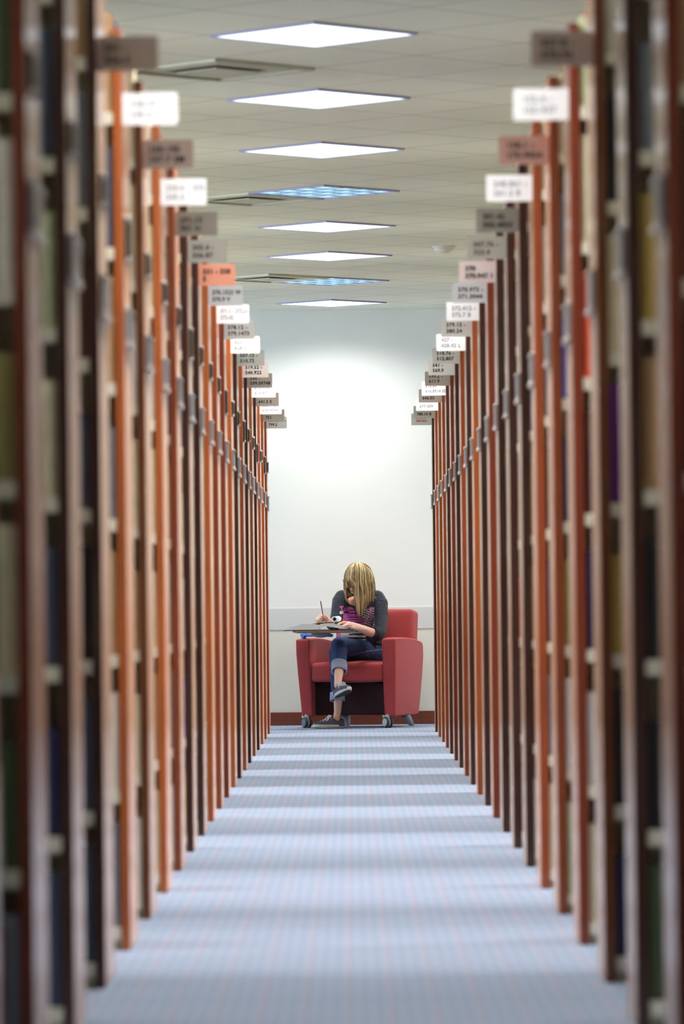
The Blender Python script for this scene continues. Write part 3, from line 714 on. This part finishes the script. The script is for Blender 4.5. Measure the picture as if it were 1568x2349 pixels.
# sweater with its printed front
navy = srgb(36, 42, 54); pink = srgb(214, 96, 186); whit = srgb(216, 212, 216); nvd = srgb(30, 32, 42)
def shirt_col(p, n):
    u = 805 + p.x*296; v = 1393 - (p.z-0.934)*296
    if n.y > 0.15 or p.y > 38.9: return navy
    # small letter and white bar
    if 779 <= u <= 787 and 1390 <= v <= 1393: return pink
    if 782 <= u <= 784.5 and 1390 <= v <= 1401: return pink
    if 779 <= u <= 787.5 and 1402 <= v <= 1408: return whit
    # round striped shape
    if ((u-800)/14.0)**2 + ((v-1406)/14.0)**2 < 1 and v < 1412:
        return nvd if (1402.5 < v < 1407 and (u < 800)) or (u > 801 and (1399 < v < 1401 or 1405.5 < v < 1407.5)) else pink
    if 786 <= u <= 829 + (v-1410)*0.2 and 1408 <= v <= 1440:
        return nvd if ((v-1409) % 6.0) < 2.0 and u > 792+((v*7) % 11) else pink
    if 822 <= u <= 858 and 1394 <= v <= 1442:
        if v < 1398: return pink if u > 846 else navy
        cell = int((u-822 + (v-1398)*0.35)/6.5); ph = (cell % 2)*2.6
        if ((v+ph) % 5.2) < 2.5: return whit if u < 852 - (v-1398)*0.22 or (cell % 2) else pink
        if abs((u - 844) + (v-1415)*0.5) < 1.6: return pink
        return nvd
    if 1446 <= v <= 1482 and u < 838:
        if u < 799: return pink if u < 780 else (srgb(196, 192, 204) if v < 1464 else navy)
        return whit if (v % 9.0) < 4.6 else nvd
    return navy
NK = P(814, 1368, 38.74)
def neck_cut(p):
    q = p - NK
    return ((q.x)/0.080)**2 + (q.y/0.15)**2 + (q.z/0.072)**2 < 1
shirt = chain([(P(826, 1377, 38.85), (0.150, 0.090, 0.062), RZ), (chest, (0.155, 0.112, 0.09), RZ), (P(836, 1430, 38.90), (0.140, 0.112, 0.08), RZ), (waist, (0.140, 0.115, 0.08), RZ), (P(840, 1476, 38.94), (0.155, 0.128, 0.05), RZ)])
shirt += chain([(P(864, 1372, 38.86), 0.062), (P(871, 1385, 38.84), 0.064), (P(873, 1420, 38.77), 0.056), (P(869, 1453, 38.67), 0.053), (P(861, 1455, 38.645), 0.053)])
shirt += chain([(P(784, 1371, 38.81), 0.060), (P(779, 1380, 38.79), 0.062), (P(773, 1410, 38.73), 0.052), (elR, 0.046), (P(760, 1432, 38.60), 0.044)])
shirt.append((P(797, 1459, 38.84), (0.085, 0.10, 0.045), RZ)); shirt.append((P(808, 1445, 38.86), (0.09, 0.10, 0.06), RZ))
# folds
for i in range(5):
    a, b = P(800+i*9, 1462+i*3, 38.82), P(868, 1440+i*9, 38.80)
    shirt += [(a.lerp(b, t/6.0) + Vector((0, 0, 0.006*math.sin(t))), (0.016, 0.016, 0.010), None) for t in range(7)]
so = pchild(vol('sweater', shirt, 0.0045, 4, M_shirt, None, shirt_col, neck_cut))
cuffm = mat('sweater_cuff', navy, 0.95, bump=0.4, bump_scale=250)
dv = (P(845, 1449, 38.57) - elL).normalized()
bm = bmesh.new(); c0 = elL + dv*0.035; tube(bm, [c0-dv*0.015, c0+dv*0.01, c0+dv*0.035, c0+dv*0.05], [0.048, 0.052, 0.050, 0.044], 20)
from_bm('cuff', bm, cuffm, None).parent = so

# jeans
dn = srgb(36, 58, 100); dn2 = srgb(62, 84, 128); st = srgb(150, 158, 176)
def jean_col(p, n):
    # fading on the thigh and shin fronts, seam line along the viewer-right thigh
    u = 805 + p.x*296; v = 1393 - (p.z-0.934)*296
    if u > 800 and n.y < 0.2:
        ln = 1505 - (u-798)*0.30 + 0.0016*(u-798)**2
        if abs(v-ln) < 0.55: return st
    f = 0.5 + 0.5*noise.noise(p*9)
    return tuple(dn[i]*(1-0.35*f) + dn2[i]*0.35*f for i in range(3)) + (1,)
cfL0, cfL1 = knL.lerp(anL, 0.52), knL.lerp(anL, 0.86)
def along(a, b, t): return a.lerp(b, t)
jL = [(hipL, 0.098), (along(hipL, knL, 0.5), 0.083), (knL, 0.066), (along(knL, P(778, 1530, 38.42), 0.5), 0.062), (P(778, 1527, 38.42), 0.055)]
jR = [(hipR, 0.098), (along(hipR, knR, 0.5), 0.083), (knR, 0.064), (P(773, 1545, 38.58), 0.059), (P(773.5, 1598, 38.54), 0.047)]
jeans = chain([(P(842, 1484, 38.95), (0.158, 0.12, 0.05), RZ), (hip, (0.168, 0.13, 0.085), RZ)]) + chain(jL) + chain(jR)
jo = pchild(vol('jeans', jeans, 0.0045, 3, M_jean, None, jean_col))
def cuff_mesh(a, b, r0, r1):
    bm = bmesh.new(); d = (b-a); q = 28
    prof = [(0.0, r0-0.006), (0.02, r0+0.002), (0.25, r0+0.003), (0.6, (r0+r1)/2+0.004), (0.97, r1+0.005), (1.0, r1), (0.98, r1-0.006), (0.6, (r0+r1)/2-0.006)]
    t = d.normalized(); e1 = t.cross(Vector((0, 1, 0))).normalized(); e2 = t.cross(e1)
    rings = [[bm.verts.new(a + d*s + (e1*math.cos(2*math.pi*k/q) + e2*math.sin(2*math.pi*k/q))*(r*(1+0.03*math.sin(3*2*math.pi*k/q+s*2)))) for k in range(q)] for s, r in prof]
    for i in range(len(rings)-1):
        for k in range(q): bm.faces.new((rings[i][k], rings[i][(k+1)%q], rings[i+1][(k+1)%q], rings[i+1][k])).smooth = True
    return bm
o = from_bm('rolled_cuff', cuff_mesh(P(777.5, 1521, 38.44), P(777, 1541, 38.385), 0.060, 0.057), M_cuff); o.parent = jo
o = from_bm('rolled_cuff', cuff_mesh(P(773, 1589, 38.545), P(773, 1608, 38.53), 0.054, 0.055), M_cuff); o.parent = jo

# shoes
def shoe(M4):
    def T(x, y, z): return M4 @ Vector((x, y, z))
    R3 = M4.to_3x3()
    def outline(off=0.0, n=40):
        pts = []
        for k in range(n):
            a = 2*math.pi*k/n; x = math.cos(a); y = math.sin(a)
            X_ = 0.066 + 0.128*x; wdt = 0.036 + 0.010*max(0, min(1, (X_+0.02)/0.14))
            pts.append((X_ + off*x, (wdt+off)*math.copysign(abs(y)**0.72, y) + 0.004*math.sin(X_*14)))
        return pts
    def loft(levels, m, nm, par=None):
        bm = bmesh.new(); rings = []
        for z, off in levels: rings.append([bm.verts.new(T(x, y, z + max(0, (x-0.14))*0.12)) for x, y in outline(off)])
        for i in range(len(rings)-1):
            for k in range(len(rings[0])): bm.faces.new((rings[i][k], rings[i][(k+1)%len(rings[0])], rings[i+1][(k+1)%len(rings[0])], rings[i+1][k])).smooth = True
        bm.faces.new(rings[0]); bm.faces.new(rings[-1]); return from_bm(nm, bm, m, par)
    up = []
    for i in range(26):
        t = i/25.0; x = -0.050 + 0.228*t
        h = 0.050 if x < 0.02 else 0.050 - 0.026*min(1, (x-0.02)/0.15)
        if x > 0.165: h *= 0.85
        wv = (0.031 + 0.010*min(1, (x+0.05)/0.15)) * (1 if x < 0.14 else 1-0.35*(x-0.14)/0.045)
        if x < -0.035: wv *= 0.82
        up.append((T(x, 0, 0.030), (0.016, wv, h*0.98), R3))
    up += [(T(x, 0, 0.060), (0.014, 0.030, 0.020), R3) for x in (-0.045, -0.03, -0.015, 0.0, 0.015, 0.03)]
    op = T(-0.008, 0, 0.088)
    Mi = M4.inverted()
    def cutf(p):
        q = Mi @ p
        return (q.z > 0.062 and ((q.x+0.010)/0.047)**2 + (q.y/0.032)**2 < 1) or q.z < 0.012
    upo = pchild(vol('shoe', up, 0.003, 3, M_canvas, None, None, cutf))
    loft([(0.003, -0.004), (0.006, 0.0), (0.026, 0.001), (0.029, -0.003)], M_sole, 'rubber_sole', upo)
    loft([(-0.0005, -0.006), (0.0028, -0.005)], M_tread, 'outsole', upo)
    bm = bmesh.new()
    for i in range(5):
        x = 0.052 + i*0.019; z = 0.083 - i*0.0068; hw = 0.020
        tube(bm, [T(x, -hw, z-0.012), T(x+0.004, -hw*0.5, z), T(x+0.006, 0, z+0.003), T(x+0.004, hw*0.5, z), T(x, hw, z-0.012)], 0.0032, 6)
    for s in (-1, 1):
        tube(bm, [T(0.05, 0, 0.090), T(0.055, s*0.022, 0.101), T(0.066, s*0.036, 0.088), T(0.060, s*0.022, 0.080), T(0.05, 0, 0.088)], 0.0034, 6)
        tube(bm, [T(0.05, 0, 0.090), T(0.070, s*0.020, 0.088), T(0.092, s*0.036, 0.064), T(0.098, s*0.042, 0.045)], 0.0028, 6)
    from_bm('laces', bm, M_lace, upo)
    bm = bmesh.new(); tube(bm, [T(0.003, -0.0455, 0.020), T(0.06, -0.048, 0.020), T(0.14, -0.0495, 0.021), T(0.178, -0.030, 0.026), T(0.194, -0.005, 0.028), T(0.180, 0.028, 0.026), T(0.14, 0.0505, 0.021), T(0.06, 0.049, 0.02)], 0.0009, 5)
    from_bm('sole_stripe', bm, M_canvas, upo)
def frame(origin, fwd, upv):
    x = fwd.normalized(); z = (upv - x*upv.dot(x)).normalized(); y = z.cross(x)
    m = Matrix((x, y, z)).transposed().to_4x4(); m.translation = origin; return m
gr = P(772, 1664, 38.50); gr.z = 0.001
shoe(frame(gr, Vector((-0.93, -0.37, 0)), Vector((0, 0, 1))))
fd = Vector((0.38, -0.86, 0.22)).normalized(); upv = Vector((-0.12, 0.2, 1)); zz = (upv - fd*upv.dot(fd)).normalized()
shoe(frame(anL - zz*0.088 + fd*0.004, fd, upv))

# hair: a cap plus many locks joined into one mesh
random.seed(11)
HB = [srgb(220, 194, 140), srgb(200, 172, 118), srgb(160, 132, 88), srgb(112, 88, 60), srgb(236, 216, 174), srgb(186, 158, 108), srgb(90, 68, 48), srgb(210, 186, 130)]
locks = []
def lock(pts, r, col): locks.append((pts, r, col))
def interp(p, n=14):
    out = []
    for i in range(n):
        t = i/(n-1)*(len(p)-1); k = min(int(t), len(p)-2); f = t-k
        p0 = p[max(k-1, 0)]; p1 = p[k]; p2 = p[k+1]; p3 = p[min(k+2, len(p)-1)]
        out.append(0.5*((2*p1) + (p2-p0)*f + (2*p0-5*p1+4*p2-p3)*f*f + (3*p1-p0-3*p2+p3)*f**3))
    return out
def endpt(u):
    if u < 0.33: return 791.5 + 24*u/0.33, 1346 + 3*math.sin(u*9)
    w_ = (u-0.33)/0.67
    x = 816 + 42*w_
    y = 1400 + 14*math.sin(min(1, w_/0.25)*math.pi/2) if w_ < 0.25 else 1414 - 46*((w_-0.25)/0.75)**0.9
    return x, y
for i in range(560):
    u = random.random(); lay = random.random()
    ex, ey = endpt(u); ey += random.uniform(-7, 3); ex += random.uniform(-1.5, 1.5)
    jx = random.gauss(0, 1.6); mx = 790 + 66*u; a = abs(2*u-1)
    yf = 38.685 - 0.135*math.sqrt(max(0, 1-0.85*a*a)) + 0.02*lay
    rx = 817 + 10*(u-0.3) + random.uniform(-2, 2)
    pts = [P(rx, 1292.5 + random.uniform(-1.5, 2), 38.66), P(rx*0.55+mx*0.45, 1291 + 7*a*a + 2*lay, yf*0.5+38.66*0.5), P(rx*0.15+mx*0.85, 1303 + 7*a*a, yf+0.01), P(mx+jx*(1-a), 1326, yf-0.004),
           P(mx*0.6+ex*0.4-jx, 1326 + (ey-1326)*0.45, yf), P(ex, ey, yf + 0.025 + (0.03 if u > 0.33 else 0.02))]
    c = random.choice(HB); shade = 0.75 + 0.4*random.random()
    lock(pts, random.uniform(0.0022, 0.0042), tuple(min(1, q*shade) for q in c[:3]) + (1,))
# thin side locks framing the face and hanging behind the cheek at the viewer's left
for i in range(14):
    f = random.random()
    pts = [P(812, 1294, 38.66), P(797, 1305, 38.60), P(789.5+2*f, 1328, 38.60), P(790+3*f, 1352, 38.62), P(791+3*f, 1358+8*f, 38.66), P(794+5*f, 1368+14*f, 38.70)]
    lock(pts, 0.0024, random.choice(HB))
# back and crown, hanging behind the neck
for i in range(220):
    a = random.uniform(0, math.pi); cx = math.cos(a); f = random.random()
    X_ = 823 + 36*cx; yb = 38.69 + 0.115*math.sin(a)
    pts = [P(822, 1292, 38.665), P(821+13*cx, 1291+4*f, 38.68+0.05*math.sin(a)), P(822+25*cx, 1302, yb-0.01), P(822+32*cx, 1316, yb), P(X_-1.5*cx, 1330, yb), P(X_+1, 1352, yb+0.01), P(822+32*cx+3, 1362+10*f + 8*max(0, cx), yb)]
    lock(pts, random.uniform(0.003, 0.0048), tuple(q*(0.7+0.35*f) for q in random.choice(HB)[:3]) + (1,))
bm = bmesh.new(); cl = bm.verts.layers.float_color.new('Col')
for pts, r, col in locks:
    ip = interp(pts, 13); n = len(ip)
    nb = len(bm.verts)
    rings = tube(bm, ip, [r*(0.9 if k < n-3 else (n-k)*0.26) for k in range(n)], 5)
    for rg in rings:
        for v in rg: v[cl] = col
# scalp cap
capm = bmesh.ops.create_icosphere(bm, subdivisions=4, radius=1.0)['verts']
for v in capm:
    q = v.co.copy(); v.co = HC + HR @ Vector((q.x*0.082, q.y*0.098 + 0.014, q.z*0.098 + 0.018)); v[cl] = HB[2]
bmesh.ops.delete(bm, geom=[v for v in capm if v.is_valid and (lambda q: -q.y > 0.03 and q.z < 0.035)(HR.transposed() @ (v.co-HC))], context='VERTS')
for f in bm.faces: f.smooth = True
hm = bpy.data.meshes.new('hair'); bm.to_mesh(hm); bm.free(); pchild(link('hair', hm, M_hair))

# ------------------------------------------------------------------ things on the tablet
M_paper = mat('book_paper', srgb(248, 249, 254), 0.7); M_cover = mat('textbook_cover', srgb(40, 38, 48), 0.4)
tb = empty('open_textbook', (-0.25, 38.33, 0.7595)); tag(tb, 'thick open textbook lying on the chair tablet', 'book')
TB = Matrix.Translation((-0.25, 38.33, 0.7595)).inverted()
def uz(u, v, Y=38.2): q = P(u, v, Y); return (q.x, q.z)
def flat(name, top, bot, y0, y1, m, par, inv, sk=0.0):
    bm = bmesh.new(); poly = [uz(*p) for p in top] + [uz(*p) for p in bot[::-1]]
    poly = [(x, max(z, 0.7632)) for x, z in poly]
    prism(bm, poly, 'y', y0, y1); o = from_bm(name, bm, m); o.parent = par; o.matrix_parent_inverse = inv; return o
flat('left_pages', [(656,1442.6),(661,1438.5),(672,1436.3),(686,1434),(700,1432.4),(712,1431),(722,1431.3),(728,1433.3),(731.2,1437)], [(656,1443.5),(731.2,1443.5)], 38.2, 38.46, M_paper, tb, TB)
flat('right_pages', [(731.6,1437),(734,1433.5),(742,1430.6),(752,1430),(766,1431.7),(789,1436),(799,1439.5),(804,1442.6)], [(731.6,1443.5),(735,1443.5),(737,1438.8),(745,1436.8),(756,1437.6),(770,1440.2),(788,1442.6),(804,1443.5)], 38.2, 38.46, M_paper, tb, TB)
bm = bmesh.new(); x0, _ = uz(650, 1444); x1, _ = uz(812, 1444); box(bm, x0, x1, 38.195, 38.465, 0.7590, 0.7628); cv = from_bm('cover', bm, M_cover); cv.parent = tb; cv.matrix_parent_inverse = TB
# loose sheets at the right
ps = empty('paper_sheet', (0.06, 38.35, 0.763)); tag(ps, 'loose white paper sheets at the right of the open textbook', 'paper')
bm = bmesh.new(); prof = [(785,1436.5),(795,1438.3),(808,1440),(822,1441.5),(836,1443),(843,1443.8)]
A = [uz(*p) for p in prof]
for yy in (0,):
    up_ = [(x, z+0.0012) for x, z in A]; prism(bm, up_ + A[::-1], 'y', 38.19, 38.44)
o = from_bm('top_sheet', bm, M_paper); o.parent = ps; o.matrix_parent_inverse = Matrix.Translation((0.06, 38.35, 0.763)).inverted()
bm = bmesh.new(); x0, _ = uz(813, 1444); x1, _ = uz(843, 1444); box(bm, x0, x1, 38.2, 38.45, 0.7605, 0.7632)
prism(bm, [uz(790,1439.2), uz(812,1442.0), uz(822,1442.9), uz(840,1444.3), uz(812,1444.0), uz(800,1443)], 'y', 38.2, 38.43)
o = from_bm('lower_sheets', bm, M_paper); o.parent = ps; o.matrix_parent_inverse = Matrix.Translation((0.06, 38.35, 0.763)).inverted()
# notebook with a curled page
nbk = empty('notebook', (-0.25, 38.36, 0.80)); tag(nbk, 'dark notebook with a curled-over page resting on the textbook', 'notebook'); NI = Matrix.Translation((-0.25, 38.36, 0.80)).inverted()
M_nbk = mat('notebook_cover', srgb(34, 34, 44), 0.5)
bm = bmesh.new(); a, b = uz(686, 1433.3, 38.3), uz(773, 1425.6, 38.3)
prism(bm, [a, b, (b[0], b[1]-0.005), (a[0], a[1]-0.005)], 'y', 38.235, 38.42); o = from_bm('cover', bm, M_nbk); o.parent = nbk; o.matrix_parent_inverse = NI
bm = bmesh.new(); c = P(766, 1420.5, 38.22); d = Vector((0.055, 0.17, 0.004)); q = 30; outr, inr = 0.0235, 0.0165
e1 = d.cross(Vector((0, 0, 1))).normalized(); e2 = d.cross(e1).normalized()
rg = []
for s, r in ((0, inr), (0, outr), (1, outr), (1, inr)):
    rg.append([bm.verts.new(c + d*s*0.6 + (e1*math.cos(2*math.pi*k/q) + e2*math.sin(2*math.pi*k/q)*0.9)*r) for k in range(q)])
for i in range(4):
    for k in range(q): bm.faces.new((rg[i][k], rg[i][(k+1)%q], rg[(i+1)%4][(k+1)%q], rg[(i+1)%4][k])).smooth = True
o = from_bm('curled_page', bm, M_paper); o.parent = nbk; o.matrix_parent_inverse = NI
bm = bmesh.new(); tube(bm, [c + d*0.12, c + d*0.55], [inr*0.97, inr*0.97], 20); o = from_bm('roll_inner_shade', bm, M_nbk); o.parent = nbk; o.matrix_parent_inverse = NI  # dark plug stands for the shade inside the hollow roll
# pen
pn = empty('pen', (-0.21, 38.37, 0.82)); tag(pn, 'dark maroon pen held in the writing hand', 'pen'); PI_ = Matrix.Translation((-0.21, 38.37, 0.82)).inverted()
M_pen = mat('maroon_pen', srgb(84, 24, 44), 0.3, coat=0.5)
p0, p1 = P(744, 1430, 38.34), P(734.6, 1378.8, 38.42); dr = (p1-p0)
bm = bmesh.new(); tube(bm, [p0 + dr*0.08, p0 + dr*0.12, p0 + dr*0.97, p1], [0.0035, 0.0044, 0.0044, 0.0035], 12); o = from_bm('barrel', bm, M_pen); o.parent = pn; o.matrix_parent_inverse = PI_
bm = bmesh.new(); tube(bm, [p0, p0 + dr*0.08], [0.0008, 0.0034], 10); o = from_bm('tip', bm, M_silver); o.parent = pn; o.matrix_parent_inverse = PI_
